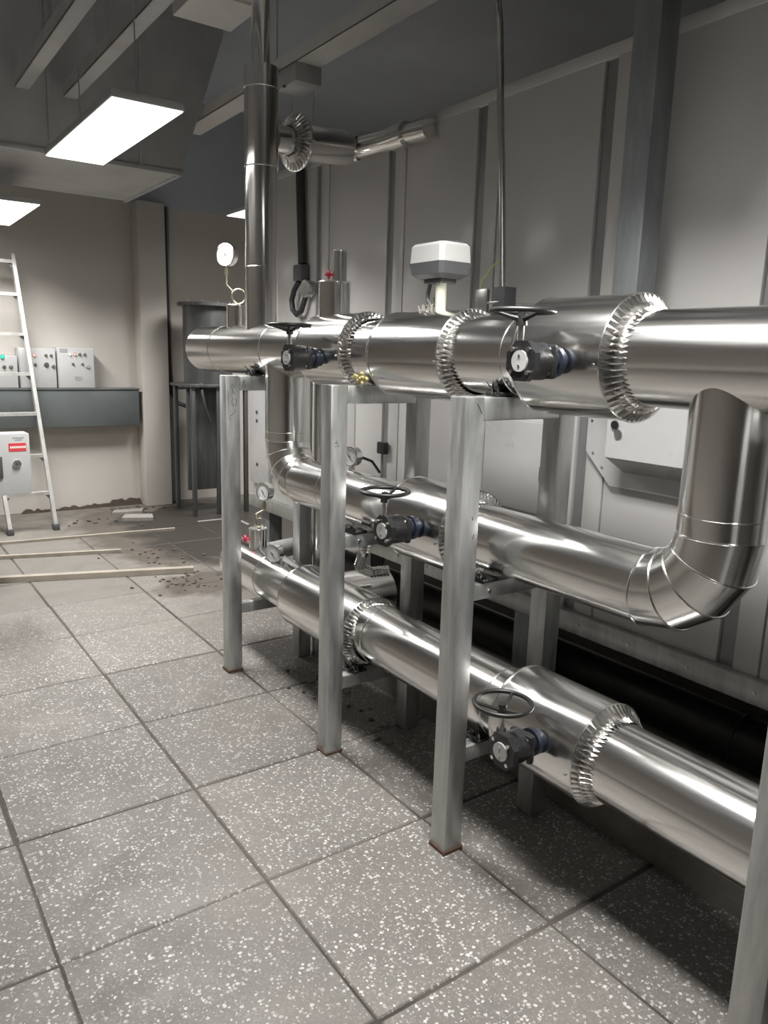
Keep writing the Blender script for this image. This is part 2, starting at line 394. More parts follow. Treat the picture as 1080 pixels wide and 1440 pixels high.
for yy, zz in ((1.965, 1.36), (1.95, 1.235), (1.90, 1.185)):
    MB().cyl((2.374, yy, zz), (2.368, yy, zz), .006, seg=8).build('screw', 'steel', hb)

# tall steel column from the unit's face up to the ceiling
co = thing('steel_column', 'tall dark square steel column rising from the unit to the ceiling', 'column', (2.24, 1.75, 1.5))
MB().bbox((2.20, 1.685, 1.50), (2.30, 1.79, CEIL - .002), .006).build('tube', 'galv_dark', co)
MB().bbox((2.29, 1.66, 1.50), (2.398, 1.815, 1.52), .003).build('bracket', 'galv_dark', co)
MB().bbox((2.16, 1.65, CEIL - .014), (2.34, 1.83, CEIL - .001), .003).build('ceiling_plate', 'galv_dark', co)

# thin conduit with junction box
cd = thing('conduit_riser', 'thin shiny steel conduit with junction box dropping from the ceiling', 'conduit', (2.2, 2.33, 1.8))
MB().tube([(2.2, 2.33, 1.86), (2.2, 2.36, 2.2), (2.2, 2.41, 2.66), (2.2, 2.43, 2.85), (2.21, 2.47, 3.0), (2.25, 2.55, 3.3), (2.25, 2.58, CEIL - .003)], .014, 12).build('tube', 'steel', cd)
MB().bbox((2.17, 2.285, 1.755), (2.235, 2.355, 1.865), .004).build('junction_box', 'plastic_d', cd)
MB().bbox((2.155, 2.37, 1.74), (2.17, 2.44, 1.86), .003).build('bracket', 'steel', cd)
MB().bbox((2.168, 2.31, 1.80), (2.398, 2.42, 1.81), .002).build('arm', 'steel', cd)
MB().tube([(2.2, 2.345, 1.98), (2.19, 2.38, 1.95), (2.18, 2.43, 1.90), (2.18, 2.45, 1.84), (2.175, 2.435, 1.78)], .004, 6).build('ground_wire', 'ywire', cd)

# black cable conduit dropping to a junction on the unit (far part)
bk = thing('cable_conduit', 'black cable conduit with a looped end clipped to the white unit', 'conduit', (2.36, 4.3, 1.9))
MB().tube([(2.365, 4.31, AZ1 + .05), (2.365, 4.31, 2.6), (2.365, 4.29, 2.3), (2.365, 4.275, 2.12)], .028, 12).build('tube', 'cable', bk)
MB().bbox((2.335, 4.24, 2.02), (2.395, 4.345, 2.115), .006).build('clip_box', 'plastic_d', bk)
MB().tube([(2.36, 4.31, 2.02), (2.355, 4.36, 1.97), (2.35, 4.385, 1.91), (2.35, 4.37, 1.85), (2.35, 4.32, 1.82), (2.355, 4.27, 1.84), (2.36, 4.24, 1.90), (2.37, 4.23, 1.95)], .017, 10).build('loop', 'cable', bk)
gl = MB(); gl.cyl((2.398, 4.21, 1.97), (2.34, 4.21, 1.97), .05, seg=20); gl.torus((2.35, 4.21, 1.97), (1, 0, 0), .045, .01, 24, 8)
gl.build('cable_gland', 'steel', bk)

# ------------------------------------------------------------------ rack frames
def frame(yc, label, low=.298, mid=True):
    t = thing('pipe_support_frame', label, 'support frame', (1.69, yc, 0), 'galvanized pipe support frames')
    h = .0365; X0, X1 = 1.455, 1.85; top = 1.474
    for nm, xx, m_ in (('front_post', X0, 'galv'), ('back_post', X1, 'galv')):
        po = MB().bbox((xx, yc - h, 0), (xx + .073, yc + h, top), .005).build(nm, m_, t)
        if nm == 'front_post': MB().bbox((xx - .004, yc - h - .004, -.002), (xx + .077, yc + h + .004, random.uniform(.008, .014)), .003, 1).build('rusty_foot', 'rust', po)
    e = .0725
    MB().bbox((X0 + e, yc - h + .001, top - .07), (X1 + .001, yc + h - .001, top - .001), .006).build('top_beam', 'galv', t)
    if mid: MB().bbox((X0 + e, yc - .022, .845), (X1 + .001, yc + .026, .898), .005).build('middle_beam', 'galv', t)
    MB().bbox((X0 + e, yc - .022, low), (X1 + .001, yc + .026, low + .054), .005).build('lower_beam', 'galv', t)
    if mid: MB().cyl((1.60, yc - .021, .87), (1.60, yc - .028, .87), .007, seg=10).build('bolt', 'steel', t)
    return t
F1 = frame(3.395, 'galvanized pipe frame marked with pen scribbles, under the header end', mid=False)
F2 = frame(2.445, 'galvanized pipe frame with a small written mark between two crimped collars', .262)
F3 = frame(1.70, 'galvanized pipe frame with slanted weld, in front of the white electrical box')
F4 = frame(.668, 'galvanized pipe frame beside the right vertical drop pipe')
# handwritten marks
def strokes(t, y, segs):
    b_ = MB()
    for s in segs: b_.tube([(px, y, pz) for px, pz in s], .0011, 5)
    return b_.build('pen_mark', 'ink', t)
strokes(F1, 3.3582, [[(1.478, 1.43), (1.487, 1.418), (1.49, 1.40)], [(1.49, 1.435), (1.497, 1.42), (1.503, 1.425)], [(1.485, 1.39), (1.495, 1.40), (1.503, 1.385)],
                     [(1.490, 1.37), (1.484, 1.35), (1.490, 1.33), (1.498, 1.345)], [(1.505, 1.37), (1.510, 1.35), (1.503, 1.33)],
                     [(1.475, 1.285), (1.485, 1.29), (1.495, 1.30), (1.505, 1.315)], [(1.47, 1.28), (1.478, 1.265)]])
strokes(F1, 3.3588, [[(1.548, 1.455), (1.548, 1.43)], [(1.540, 1.445), (1.556, 1.445)], [(1.541, 1.432), (1.541, 1.418), (1.556, 1.418), (1.556, 1.432)]])
strokes(F2, 2.4082, [[(1.483, 1.270), (1.472, 1.258)], [(1.479, 1.263), (1.488, 1.255)], [(1.472, 1.250), (1.474, 1.245)], [(1.480, 1.249), (1.492, 1.249)]])
strokes(F3, 1.6632, [[(1.498, 1.455), (1.508, 1.442), (1.518, 1.425)], [(1.505, 1.05), (1.512, 1.065)], [(1.500, 1.12), (1.503, 1.11)]])

# ------------------------------------------------------------------ pipes
def ring(c, d, r, n=56):
    d = Vector(d).normalized(); c = Vector(c)
    ref = Vector((0, 0, 1)) if abs(d.z) < .9 else Vector((0, 1, 0))
    u = ref.cross(d).normalized(); w_ = d.cross(u)
    return [c + (u * math.cos(2 * PI * i / n) + w_ * math.sin(2 * PI * i / n)) * r for i in range(n)]
def run(t, name, a, b, r, n=56, caps=True):
    o = MB(); o.rings([ring(a, Vector(b) - Vector(a), r, n), ring(b, Vector(b) - Vector(a), r, n)], cap0=caps, cap1=caps)
    d = Vector(b) - Vector(a)
    return o.build(name, 'alu_v' if abs(d.z) > .9 * d.length else 'alu_h' if abs(d.y) > .9 * d.length else 'alu', t)
def band(t, c, d, r, w_=.0035):
    return MB().tube(ring(c, d, r, 48), w_, 6, closed=True).build('seam_bead', 'alu', t)
def crimp(t, c, d, R, r, n=54, depth=.034, tilt=0.0):
    """crimped collar closing a jacket of radius R on the pipe of radius r; d points out of the jacket"""
    d = Vector(d).normalized(); c = Vector(c)
    ref = Vector((0, 0, 1)) if abs(d.z) < .9 else Vector((0, 1, 0))
    u = ref.cross(d).normalized(); w_ = d.cross(u)
    o = MB(); N2 = 2 * n; rg = [[] for _ in range(5)]
    for k in range(N2):
        a = 2 * PI * k / N2 + random.uniform(-.008, .008); e = u * math.cos(a) + w_ * math.sin(a)
        ridge = k % 2 == 0; j = random.uniform(-.0015, .0015)
        prof = [(R + .001, -.004), (R + .001, .001), (R * .42 + r * .58 + (.004 if ridge else -.001), depth * (.62 if ridge else .06) + j),
                (r + (.010 if ridge else .0015), depth * (.95 if ridge else .35) + j), (r + .0012, depth * (1.5 if ridge else .9) + j)]
        for q, (rr, ax) in enumerate(prof): rg[q].append(c + e * rr + d * ax)
    o.rings(rg)
    p_ = o.build('crimped_collar', 'alu_fold', t, smooth=False)
    MB().tube(ring(c, d, R + .001, 56), .0022, 6, closed=True).build('rim_bead', 'alu_fold', p_)
    return p_
def jacket(t, x, z, ya, yb, R, r, crimp_near=True, far_taper=.02):
    """ya far end, yb near end (smaller y)"""
    o = MB()
    o.rings([ring((x, ya, z), (0, -1, 0), r + .001), ring((x, ya - .001, z), (0, -1, 0), R - .004), ring((x, ya - .005, z), (0, -1, 0), R), ring((x, yb, z), (0, -1, 0), R)])
    o.build('jacket', 'alu_h', t)
    band(t, (x, ya - .012, z), (0, 1, 0), R, .0025)
    sc = MB().cyl((x - R - .002, yb + .018, z - .02), (x - R + .004, yb + .018, z - .02), .004, seg=8).build('screw', 'steel', t)
    if crimp_near: crimp(t, (x, yb, z), (0, -1, 0), R, r)
    else: MB().rings([ring((x, yb, z), (0, -1, 0), R), ring((x, yb - .002, z), (0, -1, 0), r + .001)]).build('end_ring', 'alu', t)
def gores(t, pts, r, name='elbow_segment'):
    """mitred elbow along a polyline (in a plane x = const)"""
    P = [Vector(p) for p in pts]; n = 56; R = []
    for i, p in enumerate(P):
        if i == 0: d = P[1] - P[0]
        elif i == len(P) - 1: d = P[-1] - P[-2]
        else: d = (P[i] - P[i - 1]).normalized() + (P[i + 1] - P[i]).normalized()
        d.normalize(); u = Vector((1, 0, 0))
        if i == 0: d = Vector((0, 0, -1))
        if i == len(P) - 1: d = Vector((0, 1 if P[-1].y > P[-2].y else -1, 0))
        w_ = d.cross(u).normalized()
        k = 1.0
        if 0 < i < len(P) - 1: k = 1 / max(.5, d.dot((P[i + 1] - P[i]).normalized()))
        R.append([p + u * math.cos(2 * PI * q / n) * r + w_ * math.sin(2 * PI * q / n) * r * k for q in range(n)])
    for i in range(len(P) - 1):
        o = MB().rings([R[i], R[i + 1]]).build(name, 'alu', t)
        MB().tube(R[i], .0028, 6, closed=True).build('seam_bead', 'alu', o)
    MB().tube(R[-1], .0028, 6, closed=True).build('seam_bead', 'alu', t)
def sleeve(t, c, r, z0, z1):
    o = MB().cyl((c[0], c[1], z0), (c[0], c[1], z1), r, seg=36).build('sleeve', 'alu_v', t)
    MB().torus((c[0], c[1], z1), (0, 0, 1), r, .003, 36, 6).build('sleeve_rim', 'chrome', o)
    return o

PX = 1.69
# upper header
RT, ZT = .121, 1.595
up = thing('header_pipe', 'aluminium clad header pipe along the top of the rack with crimped collars', 'pipe', (PX, 2.3, ZT))
run(up, 'pipe_run', (PX, 4.16, ZT), (PX, -.6, ZT), RT)
o = MB(); rr = [ring((PX, 4.16 + .05 * math.sin(a), ZT), (0, 1, 0), max(.002, RT * math.cos(a))) for a in [0, .3, .6, .9, 1.2, 1.5]]
o.rings(rr, cap1=True).build('end_cap', 'alu', up)
for yy in (3.25, 3.85, 2.36, 1.66, .62): band(up, (PX, yy, ZT), (0, 1, 0), RT, .0025)
jacket(up, PX, ZT + .004, 2.86, 2.515, .147, RT)
jacket(up, PX, ZT - .006, 2.32, 1.915, .150, RT)
jacket(up, PX, ZT, 1.58, 1.262, .163, RT)
s1 = sleeve(up, (PX, 3.735), .056, 1.69, 1.815)
s2 = sleeve(up, (PX, 2.785), .066, 1.72, 1.872)
ve = MB().cyl((PX, 2.745, 1.872), (PX, 2.745, 1.992), .028, seg=28); ve = ve.build('vent_tube', 'chrome', up)
MB().torus((PX, 2.745, 1.992), (0, 0, 1), .0265, .003, 28, 6).build('tube_rim', 'chrome', ve)
vh = MB(); vh.torus((PX - .035, 2.775, 1.90), (-1, .3, 0), .013, .005, 16, 8); vh.cyl((PX - .045, 2.78, 1.90), (PX, 2.75, 1.90), .005, seg=8); vh.bbox((PX - .046, 2.762, 1.896), (PX - .03, 2.79, 1.904), .002, 1)
vh = vh.build('tap_handle', 'red', up); vh['label'] = 'small red tap handle'
tf = MB()
for k in range(9):
    a = Vector((PX - .12 - random.random() * .02, 2.40 - random.random() * .07, ZT - .105 + random.uniform(-.012, .02)))
    b_ = a + Vector((random.uniform(-.02, .0), random.uniform(-.03, .03), random.uniform(-.008, .012)))
    tf.tube([a, (a + b_) / 2 + Vector((0, 0, .006)), b_], [.006, .008, .003], 6)
tf.build('insulation_tuft', 'wool', up)['label'] = 'yellow tuft of glass wool'

# return pipe (U shaped, under the header)
RM, ZM = .104, 1.010
YA, YB = 3.19, .985; RB = .175
mp_ = thing('return_pipe', 'aluminium clad U-shaped pipe hanging below the header with two elbows', 'pipe', (PX, 2.1, ZM))
def arc(yc, sgn, n=4):
    # from the vertical leg down to the horizontal run
    pts = []
    for k in range(n + 1):
        a = PI / 2 * k / n
        pts.append((PX, yc + sgn * RB * (1 - math.cos(a)), ZM + RB * (1 - math.sin(a))))
    return pts
right = arc(YB, 1); left = arc(YA, -1)
gores(mp_, right, RM); gores(mp_, left, RM)
run(mp_, 'pipe_run', (PX, YA - RB, ZM), (PX, YB + RB, ZM), RM, caps=False)
run(mp_, 'drop_leg', (PX, YB, ZM + RB), (PX, YB, ZT - .055), RM, caps=False)
run(mp_, 'drop_leg', (PX, YA, ZM + RB), (PX, YA, ZT - .055), RM, caps=False)
band(mp_, (PX, YB, ZM + RB + .05), (0, 0, 1), RM, .002)
band(mp_, (PX, YA, ZM + RB + .04), (0, 0, 1), RM, .002)
for yy in (1.9, 2.75): band(mp_, (PX, yy, ZM), (0, 1, 0), RM, .002)
jacket(mp_, PX, ZM - .006, 2.20, 1.865, .148, RM)

# lower pipe
RL, ZL = .118, .478
lo_ = thing('lower_pipe', 'aluminium clad pipe along the bottom of the rack near the floor', 'pipe', (PX, 1.9, ZL))
run(lo_, 'pipe_run', (PX, 3.74, ZL), (PX, -.6, ZL), RL)
o = MB(); rr = [ring((PX, 3.74 + .04 * math.sin(a), ZL), (0, 1, 0), max(.002, RL * math.cos(a))) for a in [0, .3, .6, .9, 1.2, 1.5]]
o.rings(rr, cap1=True).build('end_cap', 'alu', lo_)
for yy in (3.33, 2.36, 1.66, .62): band(lo_, (PX, yy, ZL), (0, 1, 0), RL, .0025)
jacket(lo_, PX, ZL - .010, 3.02, 2.45, .146, RL)
jacket(lo_, PX, ZL + .004, 1.585, 1.25, .153, RL)
sl = sleeve(lo_, (PX, 3.51), .046, .575, .692)
rh = MB(); rh.torus((PX - .055, 3.55, .632), (-1, .2, 0), .016, .006, 18, 8); rh.cyl((PX - .062, 3.55, .632), (PX - .02, 3.53, .632), .006, seg=8); rh.bbox((PX - .062, 3.534, .628), (PX - .05, 3.566, .637), .002, 1)
rh.build('tap_handle', 'red', lo_)['label'] = 'small red tap handle'
# white end of a tee behind the lower pipe
o = MB().cyl((PX + .02, 2.86, ZL), (PX + .34, 2.86, ZL), .12, seg=40).build('branch_stub', 'alu', lo_)

# riser and branch to the unit
YR = 3.455; RR = .078
ri = thing('riser_pipe', 'tall shiny aluminium riser pipe standing on the header up to the ceiling', 'pipe', (PX, YR, ZT))
run(ri, 'riser_run', (PX, YR, ZT + .05), (PX, YR, 2.85), RR)
run(ri, 'thin_run', (PX, YR, 2.85), (PX, YR, CEIL - .002), .042)
band(ri, (PX, YR, 2.425), (0, 0, 1), RR, .003); band(ri, (PX, YR, 2.76), (0, 0, 1), RR, .003); band(ri, (PX, YR, 1.98), (0, 0, 1), RR, .0015)
br = thing('branch_pipe', 'short aluminium branch pipe with crimped collar from the riser to the unit', 'pipe', (1.76, YR, 2.560))
run(br, 'pipe_run', (1.75, YR + .01, 2.565), (2.22, YR + .10, 2.615), .062)
run(br, 'jacket', (1.885, YR + .035, 2.578), (2.20, YR + .095, 2.612), .082)
crimp(br, (1.885, YR + .035, 2.578), (-1, -.15, -.1), .130, .066, n=32, depth=.03)
MB().rings([ring((1.885, YR + .035, 2.578), (-1, -.15, -.1), .130), ring((1.90, YR + .038, 2.580), (-1, -.15, -.1), .127), ring((1.93, YR + .045, 2.583), (-1, -.15, -.1), .083)]).build('collar_shell', 'alu', br)
MB().tube([(2.20, YR + .096, 2.612), (2.27, YR + .07, 2.620), (2.31, YR - .01, 2.630), (2.325, YR - .11, 2.630), (2.33, YR - .17, 2.630)], .052, 24).build('elbow', 'alu', br)
run(br, 'end_sleeve', (2.33, YR - .16, 2.630), (2.335, YR - .26, 2.630), .060)
run(br, 'end_run', (2.335, YR - .26, 2.630), (2.345, YR - .42, 2.625), .045)
crimp(br, (2.265, YR + .07, 2.620), (-.6, .8, 0), .060, .052, n=20, depth=.015)

# connection pipes behind the rack
cp = thing('coil_pipe', 'slim vertical aluminium pipe standing behind the left drop leg', 'pipe', (1.98, 3.36, 0))
run(cp, 'vertical_run', (1.98, 3.36, .0), (1.98, 3.36, 1.62), .046)
MB().tube([(1.98, 3.36, 1.60), (1.98, 3.36, 1.68), (2.01, 3.36, 1.72), (2.06, 3.36, 1.74), (2.396, 3.36, 1.74)], .046, 24).build('elbow', 'alu', cp)
for zz in (1.12, 1.50): band(cp, (1.98, 3.36, zz), (0, 0, 1), .047, .003)
gp = thing('grey_branch_pipe', 'dull grey horizontal branch pipe crossing behind the lower pipe', 'pipe', (2.1, 3.74, .4))
MB().cyl((PX + .125, 3.635, .522), (2.335, 3.725, .535), .05, seg=28).build('pipe_run', 'pvc', gp)
MB().cyl((2.28, 3.705, .533), (2.34, 3.727, .535), .062, seg=28).build('coupling', 'pvc', gp)
MB().cyl((2.25, 3.70, .0), (2.25, 3.70, .52), .016, seg=12).build('support_rod', 'galv_dark', gp)
ho = thing('corrugated_hose', 'short corrugated silver hose hanging behind the middle valve', 'hose', (1.8, 2.69, .77))
path = []; rad = []
ctrl = [Vector((1.82, 2.675, .92)), Vector((1.80, 2.665, .82)), Vector((1.795, 2.675, .74)), Vector((1.80, 2.72, .665)), Vector((1.86, 2.72, .63)), Vector((1.95, 2.70, .63))]
for i in range(len(ctrl) - 1):
    for k in range(12):
        path.append(ctrl[i].lerp(ctrl[i + 1], k / 12)); rad.append(.026 if k % 2 else .020)
MB().tube(path, rad, 14).build('hose_body', 'alu_fold', ho)

# ------------------------------------------------------------------ saddles of torn rubber under the pipes
def pad(x, y, z, label):
    o = MB(); o.bbox((x - .045, y - .03, z), (x + .02, y + .03, z + .012), .004, 1)
    for k in range(9):
        a = Vector((x - .045 + random.uniform(0, .03), y + random.uniform(-.03, .03), z + .006))
        o.tube([a, a + Vector((random.uniform(-.02, -.004), random.uniform(-.012, .012), random.uniform(.008, .026))), a + Vector((random.uniform(-.03, -.012), random.uniform(-.02, .02), random.uniform(.006, .04)))], [.005, .004, .001], 5)
    return tag(o.build('rubber_pad', 'black'), label, 'pad', 'torn black rubber pads under the pipes')
pad(1.615, 2.445, .899, 'torn black rubber pad between the U-shaped pipe and the frame with small written mark')
pad(1.615, 1.70, .899, 'torn black rubber pad between the U-shaped pipe and the frame by the electrical box')
pad(1.63, 3.395, 1.475, 'torn black rubber pad under the header on the scribbled frame')
pad(1.63, 1.70, 1.475, 'torn black rubber pad under the header on the frame with slanted weld')
pad(1.63, 2.445, .317, 'torn black rubber pad under the lower pipe at the crimped collar')
pad(1.63, 1.70, .353, 'torn black rubber pad under the lower pipe near its handwheel valve')

# ------------------------------------------------------------------ gear valves
def make_valve():
    t = thing('gear_valve', '', 'valve', (0, 0, 0), 'gear operated valves on the pipes')
    B = lambda m_, n, mt, par=t: m_.build(n, mt, par, world=False)
    B(MB().cyl((.02, 0, 0), (-.048, 0, 0), .030, seg=24), 'neck', 'blue')
    B(MB().cyl((-.012, 0, 0), (-.026, 0, 0), .040, seg=24), 'neck_collar', 'blue')
    f1 = B(MB().bbox((-.068, -.043, -.043), (-.046, .043, .043), .008), 'mounting_flange', 'black_iron')
    for sy in (-1, 1):
        for sz in (-1, 1):
            B(MB().cyl((-.064, sy * .029, sz * .029), (-.073, sy * .029, sz * .029), .0075, seg=6), 'bolt', 'chrome', f1)
    B(MB().cyl((-.060, .004, 0), (-.118, .004, 0), .047, seg=32), 'gear_housing', 'black_iron')
    a = [(.054 * math.cos(PI / 8 + k * PI / 4) + .004, .054 * math.sin(PI / 8 + k * PI / 4)) for k in range(8)]
    cv = B(MB().prism(a, 'x', -.134, -.116), 'housing_cover', 'black_iron')
    B(MB().bbox((-.119, .026, -.026), (-.090, .056, .036), .006), 'worm_housing', 'black_iron')
    for k in range(4):
        an = PI / 4 + k * PI / 2
        B(MB().cyl((-.134, .004 + .040 * math.cos(an), .040 * math.sin(an)), (-.141, .004 + .040 * math.cos(an), .040 * math.sin(an)), .0062, seg=6), 'bolt', 'chrome', cv)
    d = B(MB().cyl((-.134, .004, 0), (-.1395, .004, 0), .0265, seg=28), 'indicator_disc', 'disc', cv)
    sc = MB()
    for zz in (-.012, .013): sc.cyl((-.1395, .004, zz), (-.1415, .004, zz), .0035, seg=8)
    B(sc, 'disc_screws', 'steel', t)
    yx = (-.104, .038)
    B(MB().cyl((*yx, .034), (*yx, .100), .0085, seg=16), 'stem', 'steel')
    B(MB().cyl((*yx, .030), (*yx, .046), .014, seg=16), 'stem_collar', 'black_iron')
    wh = B(MB().torus((*yx, .124), (0, 0, 1), .080, .0068, 44, 10), 'handwheel_rim', 'wheel')
    B(MB().cyl((*yx, .088), (*yx, .122), .0145, .012, seg=18), 'handwheel_hub', 'wheel')
    for k in range(3):
        an = .45 + k * 2 * PI / 3; c, s = math.cos(an), math.sin(an)
        B(MB().tube([(yx[0] + .010 * c, yx[1] + .010 * s, .105), (yx[0] + .03 * c, yx[1] + .03 * s, .110), (yx[0] + .078 * c, yx[1] + .078 * s, .124)], [.008, .0055, .005], 8), 'spoke', 'wheel')
    return t
VS = [((1.530, 1.395, 1.580), 'black gear valve with handwheel on the widest header jacket beside the hooded box'),
      ((1.545, 2.665, 1.566), 'black gear valve with handwheel on the header above the left elbow'),
      ((1.545, 1.995, 1.018), 'black gear valve with handwheel on the middle U-shaped pipe'),
      ((1.540, 1.385, .513), 'black gear valve with handwheel low on the bottom pipe near the floor')]
v0 = make_valve()
for i, (loc, lab) in enumerate(VS):
    t = v0 if i == 0 else copy_tree(v0)
    t.location = loc; t['label'] = lab

# ------------------------------------------------------------------ gauges
def gauge(base, r, label, siphon=True, zc=.245, off=(-.045, .03), yaw=0.0, loop_r=.038, group=None):
    t = thing('pressure_gauge', label, 'gauge', base, group)
    B = lambda m_, n, mt, par=t: m_.build(n, mt, par, world=False)
    hx, hy = .82, -.57
    ox, oy = off
    if siphon:
        pts = [(0, 0, -.004), (0, 0, .004)]
        for k in range(25):
            a = -PI / 2 + 2 * PI * k / 24
            pts.append((hx * loop_r * math.cos(a) - hy * .014 * k / 24, hy * loop_r * math.cos(a) - hx * .014 * k / 24, .006 + loop_r + loop_r * math.sin(a)))
        for k in range(1, 7):
            a = -PI / 2 - PI / 2 * k / 6
            pts.append((hx * loop_r * math.cos(a) + .008, hy * loop_r * math.cos(a) - .0115, .006 + loop_r + loop_r * math.sin(a)))
        lx, ly = pts[-1][0], pts[-1][1]
        pts += [(lx * .9 + ox * .1, ly * .9 + oy * .1, .075), (ox, oy, .10), (ox, oy, zc - r - .02)]
        B(MB().tube(pts, .0048, 8), 'siphon_tube', 'brass')
        B(MB().cyl((ox, oy, zc - r - .045), (ox, oy, zc - r - .012), .011, seg=6), 'nut', 'brass')
        B(MB().cyl((ox, oy, zc - r - .014), (ox, oy, zc - r + .006), .0075, seg=10), 'socket', 'brass')
    else:
        B(MB().cyl((0, 0, -.002), (ox, oy, zc - r + .006), .010, seg=12), 'socket', 'steel')
    n = Vector((-math.cos(yaw), -math.sin(yaw), .0)); c = Vector((ox, oy, zc)) - n * .012
    s = n.cross(Vector((0, 0, 1))).normalized(); up_ = Vector((0, 0, 1))
    cs = B(MB().cyl(c - n * .016, c + n * .020, r, seg=36), 'case', 'chrome')
    B(MB().torus(c + n * .021, n, r - .001, .0045, 36, 8), 'bezel', 'chrome')
    B(MB().cyl(c + n * .0195, c + n * .0215, r - .004, seg=36), 'dial', 'dial')
    mk = MB()
    for k in range(19):
        a = math.radians(225 - 270 * k / 18); e = s * math.cos(a) + up_ * math.sin(a); q = c + n * .0219
        ln = .010 if k % 3 == 0 else .005
        mk.tube([q + e * (r - .009), q + e * (r - .009 - ln)], .0006, 4)
    B(mk, 'dial_marks', 'ink')
    nd = MB(); a = math.radians(230); e = s * math.cos(a) + up_ * math.sin(a); q = c + n * .0232
    nd.tube([q - e * .014, q, q + e * (r - .014)], [.0016, .0018, .0005], 5); nd.cyl(q - n * .001, q + n * .001, .004, seg=10)
    B(nd, 'needle', 'ink')
    return t
gauge((PX, 3.735, 1.815), .053, 'round pressure gauge on a looped tube above the header end', yaw=.55)
gauge((PX, 3.51, .692), .045, 'round pressure gauge on a looped tube above the lower pipe beside the elbow', zc=.195, loop_r=.026, off=(.02, -.03), yaw=.3)
gauge((PX - .03, 3.235, .58), .043, 'small round gauge set straight into the lower pipe', siphon=False, zc=.045, off=(-.02, 0), yaw=.4)
g3 = gauge((PX + .02, 2.665, 1.115), .040, 'small round gauge on the U-shaped pipe half hidden by a post', siphon=False, zc=.052, off=(0, 0), yaw=.3)
MB().tube([(PX + .06, 2.65, 1.165), (PX + .09, 2.61, 1.15), (PX + .11, 2.58, 1.105)], .006, 8).build('lead_wire', 'cable', g3)

# ------------------------------------------------------------------ valve actuator on the header
ac = thing('valve_actuator', 'white and dark grey electric valve actuator standing on the header', 'actuator', (PX, 2.09, 1.74))
def hexbox(z0, z1, sx, sy, cut, y_c=2.10, x_c=PX, bev=.006):
    return [(x_c - sx, y_c - sy + cut), (x_c - sx, y_c + sy - cut), (x_c - sx + cut, y_c + sy), (x_c + sx - cut, y_c + sy), (x_c + sx, y_c + sy - cut), (x_c + sx, y_c - sy + cut), (x_c + sx - cut, y_c - sy), (x_c - sx + cut, y_c - sy)]
def loft(levels):
    o = MB(); n = 8
    o.rings([[Vector((x, y, z)) for x, y in hexbox(0, 0, sx, sy, cut)] for z, sx, sy, cut in levels], cap0=True, cap1=True); return o
loft([(1.893, .068, .090, .012), (1.945, .066, .088, .014), (1.955, .058, .080, .014)]).build('cover', 'plastic_w', ac, angle=30)
MB().bbox((PX + .0, 2.02, 1.945), (PX + .05, 2.075, 1.962), .003).build('knob_seat', 'plastic_d', ac)
loft([(1.842, .050, .068, .012), (1.855, .064, .085, .012), (1.893, .070, .092, .012)]).build('base_housing', 'plastic_d', ac, angle=30)
MB().bbox((PX - .034, 2.05, 1.828), (PX + .034, 2.145, 1.844), .004).build('yoke_plate', 'plastic_d', ac)
MB().cyl((PX - .012, 2.075, 1.736), (PX - .012, 2.075, 1.832), .019, seg=20).build('yoke_column', 'cream', ac)
MB().cyl((PX + .02, 2.165, 1.736), (PX + .02, 2.165, 1.765), .024, seg=20).build('yoke_foot', 'cream', ac)
MB().cyl((PX + .02, 2.125, 1.736), (PX + .02, 2.125, 1.83), .012, seg=16).build('spindle', 'plastic_d', ac)
MB().cyl((PX + .02, 2.125, 1.76), (PX + .02, 2.125, 1.785), .019, seg=16).build('coupling', 'steel', ac)
MB().tube([(PX - .0, 2.150, 1.832), (PX - .005, 2.155, 1.80), (PX - .005, 2.155, 1.775), (PX + .01, 2.135, 1.745)], .008, 10).build('lever_arm', 'profile', ac)
tf = MB()
for k in range(10):
    a = Vector((PX - .02 + random.uniform(-.02, .02), 2.14 + random.uniform(-.05, .04), 1.737))
    tf.tube([a, a + Vector((random.uniform(-.01, .01), random.uniform(-.01, .01), .014)), a + Vector((random.uniform(-.02, .02), random.uniform(-.02, .02), .024))], [.006, .005, .001], 5)
tf.build('torn_foil', 'rubble', ac)

# ------------------------------------------------------------------ ceiling services
def lamp(yc, xc, label, z=2.55, rod=CEIL, hw=.15, hl=.60, k=1.0, end=''):
    t = thing('panel_lamp' + end, label, 'lamp', (xc, yc, z), 'flat ceiling panel lamps')
    MB().bbox((xc - hw, yc - hl, z + .003), (xc + hw, yc + hl, z + .035), .004).build('frame', 'white', t)
    MB().box((xc - hw + .006, yc - hl + .006, z - .001), (xc + hw - .006, yc + hl - .006, z + .004)).build('diffuser' + end, 'glow', t, smooth=False)
    ld_ = bpy.data.lights.new('panel_light' + end, 'AREA'); ld_.shape = 'RECTANGLE'; ld_.size = 2 * hw - .02; ld_.size_y = 2 * hl - .02
    ld_.energy = LAMP_WATT * k; ld_.color = (1.0, .985, .965); ld_.spread = math.radians(138)
    lo = bpy.data.objects.new('panel_light' + end, ld_); COL.objects.link(lo); lo.parent = t; lo.location = (0, 0, -.004)
    for s in (-1, 1): MB().cyl((xc, yc + s * hl * .75, z + .03), (xc, yc + s * hl * .75, rod - .001), .003, seg=6).build('hanging_rod', 'steel', t)
lamp(3.90, 1.115, 'lit rectangular panel lamp hanging in front of the big duct')
lamp(6.63, 1.10, 'lit rectangular panel lamp hanging over the ladder', rod=2.80)
lamp(1.17, 1.13, 'lit rectangular panel lamp hanging over the rack middle', end='_offscreen')
lamp(6.20, 3.42, 'lit panel lamp hanging crosswise beyond the riser pipe', z=2.72, hw=.60, hl=.25)

